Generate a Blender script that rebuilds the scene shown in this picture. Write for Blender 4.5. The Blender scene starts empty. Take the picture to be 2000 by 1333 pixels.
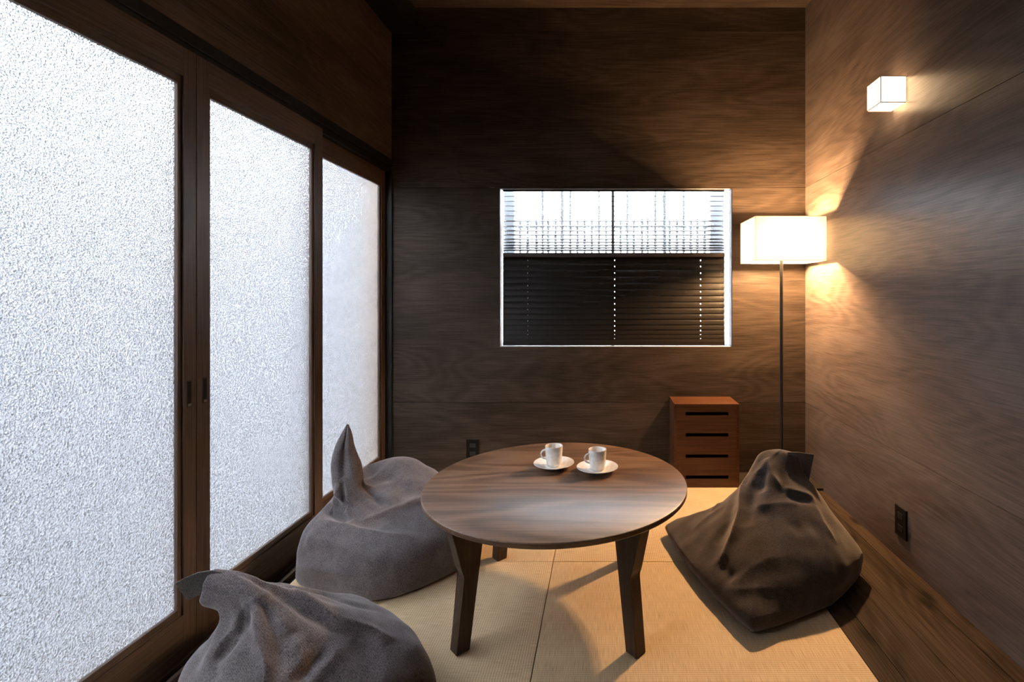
import bpy, bmesh, math, random
import numpy as np
from mathutils import Vector, Matrix, noise as mnoise
from mathutils.bvhtree import BVHTree

random.seed(7)
PI = math.pi
SC = bpy.context.scene
COL = SC.collection

# ------------------------------------------------------------------ camera
F_PX, PPX, PPY, CAM_H = 985.0, 1180.0, 575.0, 1.05     # focal length and principal point in a 2000x1333 frame
cam_d = bpy.data.cameras.new('camera')
cam_d.sensor_fit = 'HORIZONTAL'
cam_d.sensor_width = 36.0
cam_d.lens = F_PX / 2000 * 36
cam_d.shift_x = -(PPX - 1000) / 2000
cam_d.shift_y = -(666.5 - PPY) / 2000
cam_d.clip_start = 0.02
cam = bpy.data.objects.new('camera', cam_d)
cam.location = (0, 0, CAM_H)
cam.rotation_euler = (PI / 2, 0, 0)
COL.objects.link(cam)
SC.camera = cam

# ------------------------------------------------------------------ world: overcast sky
world = bpy.data.worlds.new('overcast_sky')
SC.world = world
world.use_nodes = True
wn = world.node_tree
wn.nodes.clear()
w_out = wn.nodes.new('ShaderNodeOutputWorld')
w_bg = wn.nodes.new('ShaderNodeBackground')
w_bg.inputs['Color'].default_value = (0.89, 0.94, 1.0, 1)
w_bg.inputs['Strength'].default_value = 21.0
wn.links.new(w_bg.outputs[0], w_out.inputs[0])

# ------------------------------------------------------------------ exposure
SC.view_settings.view_transform = 'Standard'
SC.view_settings.look = 'None'
SC.view_settings.gamma = 1.0
SC.view_settings.use_curve_mapping = False
SC.view_settings.exposure = 0.0
SC.cycles.use_denoising = True
SC.cycles.max_bounces = 7
SC.cycles.transmission_bounces = 6
SC.cycles.glossy_bounces = 3
SC.cycles.diffuse_bounces = 4
SC.cycles.use_adaptive_sampling = True
SC.cycles.adaptive_threshold = 0.03
SC.cycles.sample_clamp_indirect = 25.0

# room sizes (metres): X right, Y into the picture, Z up
XL, XR, YB, YF, ZC = -1.238, 1.172, 2.938, -1.5, 2.72
TAT_L, TAT_R, TAT_M = -1.14, 0.7446, -0.2


def px_at(px, py, y):
    """point at depth y seen at a photograph pixel (used for measuring only)"""
    return Vector(((px - PPX) * y / F_PX, y, CAM_H - (py - PPY) * y / F_PX))


# ================================================================== materials
def new_mat(name):
    m = bpy.data.materials.new(name)
    m.use_nodes = True
    nt = m.node_tree
    nt.nodes.clear()
    out = nt.nodes.new('ShaderNodeOutputMaterial')
    return m, nt, out


def nd(nt, kind, **kw):
    n = nt.nodes.new(kind)
    for k, v in kw.items():
        setattr(n, k, v)
    return n


def ramp(nt, fac, stops):
    r = nt.nodes.new('ShaderNodeValToRGB')
    el = r.color_ramp.elements
    while len(el) < len(stops):
        el.new(0.5)
    for e, (p, c) in zip(el, stops):
        e.position = p
        e.color = (*c, 1) if len(c) == 3 else c
    nt.links.new(fac, r.inputs[0])
    return r


def principled(nt, out, rough=0.6, spec=0.5, base=None):
    b = nt.nodes.new('ShaderNodeBsdfPrincipled')
    b.inputs['Roughness'].default_value = rough
    b.inputs['Specular IOR Level'].default_value = spec
    if base:
        b.inputs['Base Color'].default_value = (*base, 1)
    nt.links.new(b.outputs[0], out.inputs[0])
    return b


def plain(name, base, rough=0.5, spec=0.5, metal=0.0, bump=0.0, bscale=80):
    m, nt, out = new_mat(name)
    b = principled(nt, out, rough, spec, base)
    b.inputs['Metallic'].default_value = metal
    tc = nd(nt, 'ShaderNodeTexCoord')
    no = nd(nt, 'ShaderNodeTexNoise')
    no.inputs['Scale'].default_value = bscale
    no.inputs['Detail'].default_value = 1
    nt.links.new(tc.outputs['Object'], no.inputs['Vector'])
    c = Vector(base)
    r = ramp(nt, no.outputs['Fac'], [(0.3, tuple(c * 0.9)), (0.7, tuple(c * 1.1))])
    nt.links.new(r.outputs[0], b.inputs['Base Color'])
    if bump:
        bp = nd(nt, 'ShaderNodeBump')
        bp.inputs['Strength'].default_value = bump
        bp.inputs['Distance'].default_value = 0.002
        nt.links.new(no.outputs['Fac'], bp.inputs['Height'])
        nt.links.new(bp.outputs[0], b.inputs['Normal'])
    return m


def wood(name, dark, mid, light, axis='X', rough=0.55, spec=0.35, grain=1.0, cath=0.5, knots=False,
         bump=0.25, blotch=0.35, coat=0.0, cath_scale=1.0, aniso=0.0):
    """stained wood; axis is the direction of the grain in object space"""
    m, nt, out = new_mat(name)
    L = nt.links.new
    b = principled(nt, out, rough, spec)
    if aniso:                                   # brushed along the grain: highlights spread across it
        b.inputs['Anisotropic'].default_value = aniso
        tg = nd(nt, 'ShaderNodeTangent', direction_type='UV_MAP', uv_map='grain')
        L(tg.outputs[0], b.inputs['Tangent'])
    if coat:
        b.inputs['Coat Weight'].default_value = coat
        b.inputs['Coat Roughness'].default_value = 0.25
    tc = nd(nt, 'ShaderNodeTexCoord')
    s_long, s_x = 1.0, 14.0
    sc = {'X': (s_long, s_x, s_x), 'Y': (s_x, s_long, s_x), 'Z': (s_x, s_x, s_long)}[axis]
    # random shift for each object
    oi = nd(nt, 'ShaderNodeObjectInfo')
    sh = nd(nt, 'ShaderNodeVectorMath', operation='SCALE')
    cmb = nd(nt, 'ShaderNodeCombineXYZ')
    for i in range(3):
        L(oi.outputs['Random'], cmb.inputs[i])
    L(cmb.outputs[0], sh.inputs[0])
    sh.inputs['Scale'].default_value = 37.0
    ad = nd(nt, 'ShaderNodeVectorMath', operation='ADD')
    L(tc.outputs['Object'], ad.inputs[0])
    L(sh.outputs[0], ad.inputs[1])
    # cathedral figure: rings of a slowly varying field
    mp = nd(nt, 'ShaderNodeMapping')
    k = 1.0 * cath_scale
    mp.inputs['Scale'].default_value = [v * k * (1.0 if v == s_long else 0.32) for v in sc]
    L(ad.outputs[0], mp.inputs['Vector'])
    n1 = nd(nt, 'ShaderNodeTexNoise')
    n1.inputs['Scale'].default_value = 1.0
    n1.inputs['Detail'].default_value = 1.5
    n1.inputs['Roughness'].default_value = 0.45
    L(mp.outputs[0], n1.inputs['Vector'])
    mul = nd(nt, 'ShaderNodeMath', operation='MULTIPLY')
    mul.inputs[1].default_value = 90.0
    L(n1.outputs['Fac'], mul.inputs[0])
    sn = nd(nt, 'ShaderNodeMath', operation='SINE')
    L(mul.outputs[0], sn.inputs[0])
    # fine pores along the grain
    mp2 = nd(nt, 'ShaderNodeMapping')
    mp2.inputs['Scale'].default_value = [v * (4.0 if v == s_long else 18.0) * grain for v in sc]
    L(ad.outputs[0], mp2.inputs['Vector'])
    n2 = nd(nt, 'ShaderNodeTexNoise')
    n2.inputs['Scale'].default_value = 1.0
    n2.inputs['Detail'].default_value = 3
    n2.inputs['Roughness'].default_value = 0.65
    L(mp2.outputs[0], n2.inputs['Vector'])
    # stain blotches
    mp3 = nd(nt, 'ShaderNodeMapping')
    mp3.inputs['Scale'].default_value = [v * (1.5 if v == s_long else 0.45) for v in sc]
    L(ad.outputs[0], mp3.inputs['Vector'])
    n3 = nd(nt, 'ShaderNodeTexNoise')
    n3.inputs['Scale'].default_value = 1.0
    n3.inputs['Detail'].default_value = 1
    L(mp3.outputs[0], n3.inputs['Vector'])
    # combine
    a1 = nd(nt, 'ShaderNodeMath', operation='MULTIPLY_ADD')
    L(sn.outputs[0], a1.inputs[0])
    a1.inputs[1].default_value = 0.10 * cath
    L(n2.outputs['Fac'], a1.inputs[2])
    a2 = nd(nt, 'ShaderNodeMath', operation='SUBTRACT')
    L(n3.outputs['Fac'], a2.inputs[0])
    a2.inputs[1].default_value = 0.5
    a3 = nd(nt, 'ShaderNodeMath', operation='MULTIPLY_ADD')
    L(a2.outputs[0], a3.inputs[0])
    a3.inputs[1].default_value = blotch * 1.6
    L(a1.outputs[0], a3.inputs[2])
    fac = a3.outputs[0]
    r = ramp(nt, fac, [(0.28, dark), (0.5, mid), (0.74, light)])
    colr = r.outputs[0]
    if knots:
        vo = nd(nt, 'ShaderNodeTexVoronoi', voronoi_dimensions='2D')
        mk = nd(nt, 'ShaderNodeMapping')
        mk.inputs['Scale'].default_value = [v * (2.6 if v == s_long else 0.5) for v in sc]
        L(ad.outputs[0], mk.inputs['Vector'])
        L(mk.outputs[0], vo.inputs['Vector'])
        vo.inputs['Scale'].default_value = 1.0
        kr = ramp(nt, vo.outputs['Distance'], [(0.04, (0.2, 0.16, 0.13)), (0.15, (1, 1, 1))])
        mx = nd(nt, 'ShaderNodeMixRGB', blend_type='MULTIPLY')
        mx.inputs['Fac'].default_value = 0.9
        L(colr, mx.inputs[1])
        L(kr.outputs[0], mx.inputs[2])
        colr = mx.outputs[0]
    L(colr, b.inputs['Base Color'])
    if bump:
        bp = nd(nt, 'ShaderNodeBump')
        bp.inputs['Strength'].default_value = bump
        bp.inputs['Distance'].default_value = 0.0015
        L(fac, bp.inputs['Height'])
        L(bp.outputs[0], b.inputs['Normal'])
    rr = nd(nt, 'ShaderNodeMapRange')
    rr.inputs['To Min'].default_value = rough + 0.08
    rr.inputs['To Max'].default_value = rough - 0.08
    L(n2.outputs['Fac'], rr.inputs['Value'])
    L(rr.outputs[0], b.inputs['Roughness'])
    return m


def mulc(c, k):
    return tuple(v * k for v in c)


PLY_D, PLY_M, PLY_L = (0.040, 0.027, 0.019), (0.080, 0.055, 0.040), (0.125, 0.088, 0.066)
M_ply_x = wood('plywood_x_dim', mulc(PLY_D, 0.52), mulc(PLY_M, 0.55), mulc(PLY_L, 0.62), 'X', rough=0.55, spec=0.15, cath=0.5, blotch=0.3, grain=1.5, bump=0)  # same plywood, colour darkened for the weaker light on the back wall
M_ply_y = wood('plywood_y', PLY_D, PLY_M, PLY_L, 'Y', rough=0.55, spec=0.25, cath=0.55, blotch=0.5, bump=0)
M_ply_r = wood('plywood_satin_lit', (0.075, 0.054, 0.043), (0.145, 0.108, 0.088), (0.21, 0.162, 0.135), 'Y', rough=0.42, spec=1.0, cath=0.6, blotch=0.3, aniso=0.7, grain=1.5, bump=0)  # same plywood, colour lightened for the stronger daylight on the right wall
M_frame = wood('door_wood_z', (0.05, 0.031, 0.021), (0.095, 0.061, 0.043), (0.145, 0.097, 0.07), 'Z', rough=0.5, cath=0.2, blotch=0.3, bump=0)
M_frame_y = wood('door_wood_y', (0.05, 0.031, 0.021), (0.095, 0.061, 0.043), (0.145, 0.097, 0.07), 'Y', rough=0.5, cath=0.2, blotch=0.3, bump=0)
M_black = plain('black_lacquer', (0.011, 0.010, 0.010), 0.5, 0.3)
M_blackmetal = plain('black_metal', (0.012, 0.011, 0.010), 0.4, 0.5)
M_blackplastic = plain('black_plastic', (0.005, 0.005, 0.005), 0.5, 0.2)
M_pullmetal = plain('pull_metal', (0.25, 0.22, 0.18), 0.35, 0.5, 1.0)
M_plank = wood('floor_plank_wood', (0.022, 0.014, 0.009), (0.050, 0.033, 0.021), (0.082, 0.055, 0.036), 'Y', rough=0.65, spec=0.08, knots=True, cath=0.7, blotch=0.4)
M_darkboard = wood('dark_board_wood', (0.016, 0.012, 0.010), (0.030, 0.023, 0.018), (0.045, 0.034, 0.027), 'X', rough=0.55)
M_table = wood('table_walnut', (0.085, 0.043, 0.023), (0.175, 0.097, 0.058), (0.265, 0.16, 0.10), 'X', rough=0.42, spec=1.0, cath=1.4, blotch=0.3, bump=0.12, cath_scale=0.9, aniso=0.8)
M_tleg = wood('table_leg_wood', (0.030, 0.014, 0.008), (0.056, 0.029, 0.017), (0.09, 0.05, 0.03), 'Z', rough=0.45, cath=0.4)
M_tedge = wood('table_edge_wood', (0.07, 0.036, 0.019), (0.13, 0.07, 0.038), (0.19, 0.105, 0.06), 'X', rough=0.42)
M_chest = wood('chest_wood', (0.052, 0.017, 0.006), (0.085, 0.031, 0.011), (0.125, 0.050, 0.019), 'X', rough=0.45, cath=0.35, blotch=0.2)
M_chestdark = plain('chest_inside', (0.012, 0.008, 0.006), 0.8)
M_slat = plain('blind_slat', (0.014, 0.011, 0.009), 0.35, 0.5)
M_rail = plain('blind_rail', (0.06, 0.052, 0.045), 0.4, 0.5)
M_cord = plain('blind_cord', (0.05, 0.05, 0.055), 0.7)
M_white = plain('white_paint', (0.72, 0.72, 0.74), 0.5)
M_alu = plain('pale_aluminium', (0.60, 0.64, 0.68), 0.4)
M_porcelain = plain('white_porcelain', (0.88, 0.86, 0.83), 0.18, 0.5)
M_lattice = plain('lattice_wood', (0.2, 0.21, 0.22), 0.7)
M_concrete = plain('grey_concrete', (0.13, 0.13, 0.137), 0.9, 0.2, bscale=6)  # even grey tone with faint mottling
M_render = plain('garden_wall_render', (0.115, 0.117, 0.128), 0.9, 0.2, bscale=3)
M_greyclad = plain('grey_cladding', (0.07, 0.072, 0.077), 0.9, 0.2, bscale=3)
M_tan = plain('tan_timber', (0.38, 0.235, 0.115), 0.8, 0.2, bscale=5)
M_brass = plain('brass_screw', (0.45, 0.36, 0.2), 0.3, 0.5, 1.0)


def tatami():
    m, nt, out = new_mat('tatami_rush')
    L = nt.links.new
    b = principled(nt, out, 0.55, 0.35)
    tc = nd(nt, 'ShaderNodeTexCoord')
    sx = nd(nt, 'ShaderNodeSeparateXYZ')
    L(tc.outputs['Object'], sx.inputs[0])
    # ribs every 7.5 mm across local X
    mu = nd(nt, 'ShaderNodeMath', operation='MULTIPLY')
    mu.inputs[1].default_value = 2 * PI / 0.0075
    L(sx.outputs['X'], mu.inputs[0])
    si = nd(nt, 'ShaderNodeMath', operation='SINE')
    L(mu.outputs[0], si.inputs[0])
    # rush strands across the ribs
    mp = nd(nt, 'ShaderNodeMapping')
    mp.inputs['Scale'].default_value = (18, 700, 1)
    L(tc.outputs['Object'], mp.inputs['Vector'])
    n1 = nd(nt, 'ShaderNodeTexNoise')
    n1.inputs['Scale'].default_value = 1
    n1.inputs['Detail'].default_value = 2
    L(mp.outputs[0], n1.inputs['Vector'])
    n2 = nd(nt, 'ShaderNodeTexNoise')
    n2.inputs['Scale'].default_value = 5
    n2.inputs['Detail'].default_value = 3
    L(tc.outputs['Object'], n2.inputs['Vector'])
    s1 = nd(nt, 'ShaderNodeMath', operation='MULTIPLY_ADD')
    L(si.outputs[0], s1.inputs[0])
    s1.inputs[1].default_value = 0.13
    L(n1.outputs['Fac'], s1.inputs[2])
    s2 = nd(nt, 'ShaderNodeMath', operation='MULTIPLY_ADD')
    L(n2.outputs['Fac'], s2.inputs[0])
    s2.inputs[1].default_value = 0.25
    L(s1.outputs[0], s2.inputs[2])
    r = ramp(nt, s2.outputs[0], [(0.35, (0.48, 0.33, 0.18)), (0.62, (0.70, 0.515, 0.305)), (0.9, (0.83, 0.645, 0.42))])
    L(r.outputs[0], b.inputs['Base Color'])
    bp = nd(nt, 'ShaderNodeBump')
    bp.inputs['Strength'].default_value = 0.5
    bp.inputs['Distance'].default_value = 0.002
    L(s1.outputs[0], bp.inputs['Height'])
    L(bp.outputs[0], b.inputs['Normal'])
    return m


M_tatami = tatami()


def fabric(name, base, light):
    m, nt, out = new_mat(name)
    L = nt.links.new
    b = principled(nt, out, 0.9, 0.12)
    b.inputs['Sheen Weight'].default_value = 0.55
    b.inputs['Sheen Roughness'].default_value = 0.45
    b.inputs['Sheen Tint'].default_value = (0.85, 0.78, 0.78, 1)
    tc = nd(nt, 'ShaderNodeTexCoord')
    n1 = nd(nt, 'ShaderNodeTexNoise')
    n1.inputs['Scale'].default_value = 330
    n1.inputs['Detail'].default_value = 2
    L(tc.outputs['Object'], n1.inputs['Vector'])
    n2 = nd(nt, 'ShaderNodeTexNoise')
    n2.inputs['Scale'].default_value = 22
    n2.inputs['Detail'].default_value = 5
    n2.inputs['Roughness'].default_value = 0.65
    L(tc.outputs['Object'], n2.inputs['Vector'])
    wv = nd(nt, 'ShaderNodeTexWave')
    wv.bands_direction = 'DIAGONAL'
    wv.inputs['Scale'].default_value = 110
    wv.inputs['Distortion'].default_value = 2.0
    L(tc.outputs['Object'], wv.inputs['Vector'])
    mx = nd(nt, 'ShaderNodeMath', operation='MULTIPLY_ADD')
    L(wv.outputs['Fac'], mx.inputs[0])
    mx.inputs[1].default_value = 0.10
    L(n1.outputs['Fac'], mx.inputs[2])
    m2 = nd(nt, 'ShaderNodeMath', operation='MULTIPLY_ADD')
    L(n2.outputs['Fac'], m2.inputs[0])
    m2.inputs[1].default_value = 0.5
    L(mx.outputs[0], m2.inputs[2])
    r = ramp(nt, m2.outputs[0], [(0.55, base), (1.05, light)])
    L(r.outputs[0], b.inputs['Base Color'])
    bp = nd(nt, 'ShaderNodeBump')
    bp.inputs['Strength'].default_value = 0.55
    bp.inputs['Distance'].default_value = 0.002
    L(mx.outputs[0], bp.inputs['Height'])
    L(bp.outputs[0], b.inputs['Normal'])
    return m


M_fabric = fabric('grey_velour', (0.066, 0.055, 0.056), (0.21, 0.180, 0.183))
M_fabric_shaded = fabric('grey_velour_shaded', (0.021, 0.0175, 0.0165), (0.066, 0.056, 0.053))  # same grey velour, shade put into the colour for the right bag
M_strap = fabric('strap_webbing', (0.05, 0.046, 0.044), (0.12, 0.11, 0.105))


def frosted(name, rough, bscale, bstr, veil, tint=(0.97, 0.985, 1.0)):
    m, nt, out = new_mat(name)
    L = nt.links.new
    tc = nd(nt, 'ShaderNodeTexCoord')
    vo = nd(nt, 'ShaderNodeTexVoronoi')
    vo.feature = 'F1'
    vo.inputs['Scale'].default_value = bscale
    L(tc.outputs['Object'], vo.inputs['Vector'])
    no = nd(nt, 'ShaderNodeTexNoise')
    no.inputs['Scale'].default_value = bscale * 0.8
    no.inputs['Detail'].default_value = 0
    L(tc.outputs['Object'], no.inputs['Vector'])
    ad = nd(nt, 'ShaderNodeMath', operation='ADD')
    L(vo.outputs['Distance'], ad.inputs[0])
    L(no.outputs['Fac'], ad.inputs[1])
    bp = nd(nt, 'ShaderNodeBump')
    bp.inputs['Strength'].default_value = bstr
    bp.inputs['Distance'].default_value = 0.004
    L(ad.outputs[0], bp.inputs['Height'])
    g = nd(nt, 'ShaderNodeBsdfGlass')
    g.inputs['Roughness'].default_value = rough
    g.inputs['IOR'].default_value = 1.45
    g.inputs['Color'].default_value = (*tint, 1)
    L(bp.outputs[0], g.inputs['Normal'])
    t = nd(nt, 'ShaderNodeBsdfTranslucent')
    t.inputs['Color'].default_value = (0.9, 0.92, 0.95, 1)
    mx = nd(nt, 'ShaderNodeMixShader')
    mx.inputs[0].default_value = veil
    L(g.outputs[0], mx.inputs[1])
    L(t.outputs[0], mx.inputs[2])
    L(mx.outputs[0], out.inputs[0])
    return m


M_frost = frosted('pebbled_glass', 0.2, 260, 0.85, 0.03)
M_frostw = frosted('obscure_window_glass', 0.05, 150, 0.12, 0.045)


def shade_mat():
    m, nt, out = new_mat('lampshade_linen')
    L = nt.links.new
    d = nd(nt, 'ShaderNodeBsdfDiffuse')
    d.inputs['Color'].default_value = (0.88, 0.87, 0.84, 1)
    t = nd(nt, 'ShaderNodeBsdfTranslucent')
    t.inputs['Color'].default_value = (0.36, 0.355, 0.35, 1)
    tc = nd(nt, 'ShaderNodeTexCoord')
    no = nd(nt, 'ShaderNodeTexNoise')
    no.inputs['Scale'].default_value = 300
    L(tc.outputs['Object'], no.inputs['Vector'])
    bp = nd(nt, 'ShaderNodeBump')
    bp.inputs['Strength'].default_value = 0.2
    bp.inputs['Distance'].default_value = 0.001
    L(no.outputs['Fac'], bp.inputs['Height'])
    L(bp.outputs[0], d.inputs['Normal'])
    mx = nd(nt, 'ShaderNodeMixShader')
    mx.inputs[0].default_value = 0.8
    L(d.outputs[0], mx.inputs[1])
    L(t.outputs[0], mx.inputs[2])
    L(mx.outputs[0], out.inputs[0])
    return m


def glow(name, col, strength):
    m, nt, out = new_mat(name)
    e = nd(nt, 'ShaderNodeEmission')
    e.inputs['Color'].default_value = (*col, 1)
    e.inputs['Strength'].default_value = strength
    tc = nd(nt, 'ShaderNodeTexCoord')
    no = nd(nt, 'ShaderNodeTexNoise')
    no.inputs['Scale'].default_value = 60
    nt.links.new(tc.outputs['Object'], no.inputs['Vector'])
    r = ramp(nt, no.outputs['Fac'], [(0.3, tuple(Vector(col) * 0.93)), (0.7, col)])
    nt.links.new(r.outputs[0], e.inputs['Color'])
    nt.links.new(e.outputs[0], out.inputs[0])
    return m


M_shade = shade_mat()
M_bulb = glow('bulb_glow', (1.0, 0.66, 0.33), 20)
M_cube = glow('opal_glow', (1.0, 0.66, 0.36), 11.0)
M_cubeedge = plain('cube_edge', (0.55, 0.36, 0.2), 0.5)


# ================================================================== mesh helpers
def add_box(bm, x0, x1, y0, y1, z0, z1, mat=0):
    v = [bm.verts.new(p) for p in ((x0, y0, z0), (x1, y0, z0), (x1, y1, z0), (x0, y1, z0),
                                   (x0, y0, z1), (x1, y0, z1), (x1, y1, z1), (x0, y1, z1))]
    fs = [(0, 3, 2, 1), (4, 5, 6, 7), (0, 1, 5, 4), (1, 2, 6, 5), (2, 3, 7, 6), (3, 0, 4, 7)]
    for f in fs:
        fc = bm.faces.new([v[i] for i in f])
        fc.material_index = mat


def box_bm(*boxes, bevel=0.0):
    bm = bmesh.new()
    for b in boxes:
        add_box(bm, *b)
    if bevel:
        bmesh.ops.bevel(bm, geom=bm.edges[:], offset=bevel, segments=2, affect='EDGES', profile=0.7)
    return bm


def add_tube(bm, pts, r, n=8, caps=True):
    pts = [Vector(p) for p in pts]
    rings = []
    up = Vector((0, 0, 1))
    for i, p in enumerate(pts):
        d = (pts[min(i + 1, len(pts) - 1)] - pts[max(i - 1, 0)]).normalized()
        a = up.cross(d)
        if a.length < 1e-3:
            a = Vector((1, 0, 0)).cross(d)
        a.normalize()
        b = d.cross(a)
        rr = r[i] if isinstance(r, (list, tuple)) else r
        rings.append([bm.verts.new(p + (a * math.cos(t) + b * math.sin(t)) * rr)
                      for t in [2 * PI * k / n for k in range(n)]])
    for A, B in zip(rings, rings[1:]):
        for k in range(n):
            bm.faces.new((A[k], A[(k + 1) % n], B[(k + 1) % n], B[k]))
    if caps:
        bm.faces.new(rings[0][::-1])
        bm.faces.new(rings[-1])


def add_lathe(bm, prof, n=48, c=(0, 0, 0)):
    rings = []
    for r, z in prof:
        if r < 1e-6:
            rings.append([bm.verts.new((c[0], c[1], c[2] + z))])
        else:
            rings.append([bm.verts.new((c[0] + r * math.cos(2 * PI * k / n), c[1] + r * math.sin(2 * PI * k / n), c[2] + z)) for k in range(n)])
    for A, B in zip(rings, rings[1:]):
        for k in range(n):
            k2 = (k + 1) % n
            if len(A) == 1 and len(B) == 1:
                continue
            if len(A) == 1:
                bm.faces.new((A[0], B[k2], B[k]))
            elif len(B) == 1:
                bm.faces.new((A[k], A[k2], B[0]))
            else:
                bm.faces.new((A[k], A[k2], B[k2], B[k]))


def add_prism(bm, poly, mapf, t0, t1):
    """extrude polygon (u,v) between t0 and t1 with mapf(u,v,t)->xyz"""
    A = [bm.verts.new(mapf(u, v, t0)) for u, v in poly]
    B = [bm.verts.new(mapf(u, v, t1)) for u, v in poly]
    n = len(poly)
    bm.faces.new(A[::-1])
    bm.faces.new(B)
    for k in range(n):
        bm.faces.new((A[k], A[(k + 1) % n], B[(k + 1) % n], B[k]))


def obj(name, bm, mats, parent=None, smooth=False, angle=None):
    bmesh.ops.recalc_face_normals(bm, faces=bm.faces[:])
    me = bpy.data.meshes.new(name)
    bm.to_mesh(me)
    bm.free()
    for m in (mats if isinstance(mats, (list, tuple)) else [mats]):
        me.materials.append(m)
    o = bpy.data.objects.new(name, me)
    COL.objects.link(o)
    if parent:
        o.parent = parent
    if smooth:
        for p in me.polygons:
            p.use_smooth = True
        if angle:
            me.set_sharp_from_angle(angle=math.radians(angle))
    return o


def grain_uv(o, i, j):
    """flat map whose u runs along the grain"""
    uvl = o.data.uv_layers.new(name='grain')
    for lp in o.data.loops:
        co = o.data.vertices[lp.vertex_index].co
        uvl.data[lp.index].uv = (co[i], co[j])
    return o


def thing(name, label, cat, loc=(0, 0, 0), rz=0, group=None):
    o = bpy.data.objects.new(name, None)
    o.empty_display_size = 0.05
    COL.objects.link(o)
    o.location = loc
    o.rotation_euler = (0, 0, rz)
    tag(o, label, cat, group)
    return o


def tag(o, label, cat, group=None):
    o['label'] = label
    o['category'] = cat
    if group:
        o['group'] = group
    return o


def struct(name, label=None, cat=None, bm=None, mat=None):
    if bm is None:
        o = bpy.data.objects.new(name, None)
        o.empty_display_size = 0.05
        COL.objects.link(o)
    else:
        o = obj(name, bm, mat)
    o['kind'] = 'structure'
    if label:
        o['label'] = label
        o['category'] = cat
    return o


# ================================================================== room shell
# --- floor: slab, tatami mats, plank border
floor = struct('floor', 'tatami floor with a dark plank border along the right wall', 'floor',
               box_bm((-1.32, XR + 0.1, YF - 0.1, YB + 0.15, -0.16, -0.052)), M_darkboard)
mat_w = TAT_M - TAT_L
cols = [(TAT_L, TAT_M), (TAT_M, TAT_R)]
rows = [(1.98, YB), (1.03, 1.98), (0.08, 1.03), (-0.87, 0.08), (-1.5, -0.87)]
for ri, (y0, y1) in enumerate(rows):
    for ci, (x0, x1) in enumerate(cols):
        g = 0.0013
        w, d = (x1 - x0) / 2 - g, (y1 - y0) / 2 - g
        turn = (ri + ci) % 2 == 0            # weave alternates like a chessboard
        if turn:
            w, d = d, w
        bm = box_bm((-w, w, -d, d, -0.05, 0.0), bevel=0.0022)
        o = obj('tatami_mat', bm, M_tatami, floor)
        o.location = ((x0 + x1) / 2, (y0 + y1) / 2, 0)
        o.rotation_euler = (0, 0, PI / 2 if turn else 0)
edges = [TAT_R, 0.8187, 0.964, 1.112, XR]
for k, (a, b) in enumerate(zip(edges, edges[1:])):
    hw = (b - a) / 2 - 0.0009
    o = obj('floor_plank', box_bm((-hw, hw, -2.1, 2.1, -0.05, 0.0), bevel=0.0012), M_plank, floor)
    o.location = ((a + b) / 2, 0.59, 0.0005 * (k % 2))
o = obj('corner_board', box_bm((TAT_R + 0.002, XR - 0.001, 2.694, YB - 0.001, -0.05, 0.012), bevel=0.0015), M_darkboard, floor)
o['label'] = 'dark raised board in the back right corner'

# --- sliding door sill
sill = struct('trim_1', 'dark grooved sill below the sliding glass doors', 'sill',
              box_bm((-1.32, TAT_L - 0.002, YF, YB, -0.16, -0.03)), M_black)
obj('sill_ridge', box_bm((-1.196, -1.182, YF, YB, -0.03, -0.008), bevel=0.001), M_frame_y, sill)
obj('sill_ridge', box_bm((-1.236, -1.226, YF, YB, -0.03, -0.018), bevel=0.001), M_frame_y, sill)

# --- back wall with the window opening
WX0, WX1, WZ0, WZ1 = -0.609, 0.746, 0.743, 1.667


def frame_boxes(x0, x1, z0, z1, hx0, hx1, hz0, hz1, y0, y1):
    return [(x0, hx0, y0, y1, z0, z1), (hx1, x1, y0, y1, z0, z1), (hx0, hx1, y0, y1, z0, hz0), (hx0, hx1, y0, y1, hz1, z1)]


wall_b = struct('wall_back', 'dark stained plywood back wall around the window', 'wall',
                box_bm(*frame_boxes(-1.34, XR + 0.14, -0.1, ZC + 0.05, WX0 - 0.05, WX1 + 0.05, WZ0 - 0.04, WZ1 + 0.05, YB + 0.012, YB + 0.12)), M_black)
g = 0.0012


def framed_panel(x0, x1, z0, z1, h):
    """one sheet with a rectangular hole"""
    bm = bmesh.new()
    xs, zs = [x0, h[0], h[1], x1], [z0, h[2], h[3], z1]
    vf = {(i, k, y): bm.verts.new((xs[i], y, zs[k])) for i in range(4) for k in range(4) for y in (YB, YB + 0.012)}
    for i in range(3):
        for k in range(3):
            if i == 1 and k == 1:
                continue
            for y in (YB, YB + 0.012):
                bm.faces.new([vf[(i, k, y)], vf[(i + 1, k, y)], vf[(i + 1, k + 1, y)], vf[(i, k + 1, y)]])
    def side(a, b):
        bm.faces.new([vf[(*a, YB)], vf[(*b, YB)], vf[(*b, YB + 0.012)], vf[(*a, YB + 0.012)]])
    for i in range(3):
        side((i, 0), (i + 1, 0)); side((i, 3), (i + 1, 3)); side((0, i), (0, i + 1)); side((3, i), (3, i + 1))
    side((1, 1), (2, 1)); side((2, 1), (2, 2)); side((2, 2), (1, 2)); side((1, 2), (1, 1))
    return bm


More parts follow.
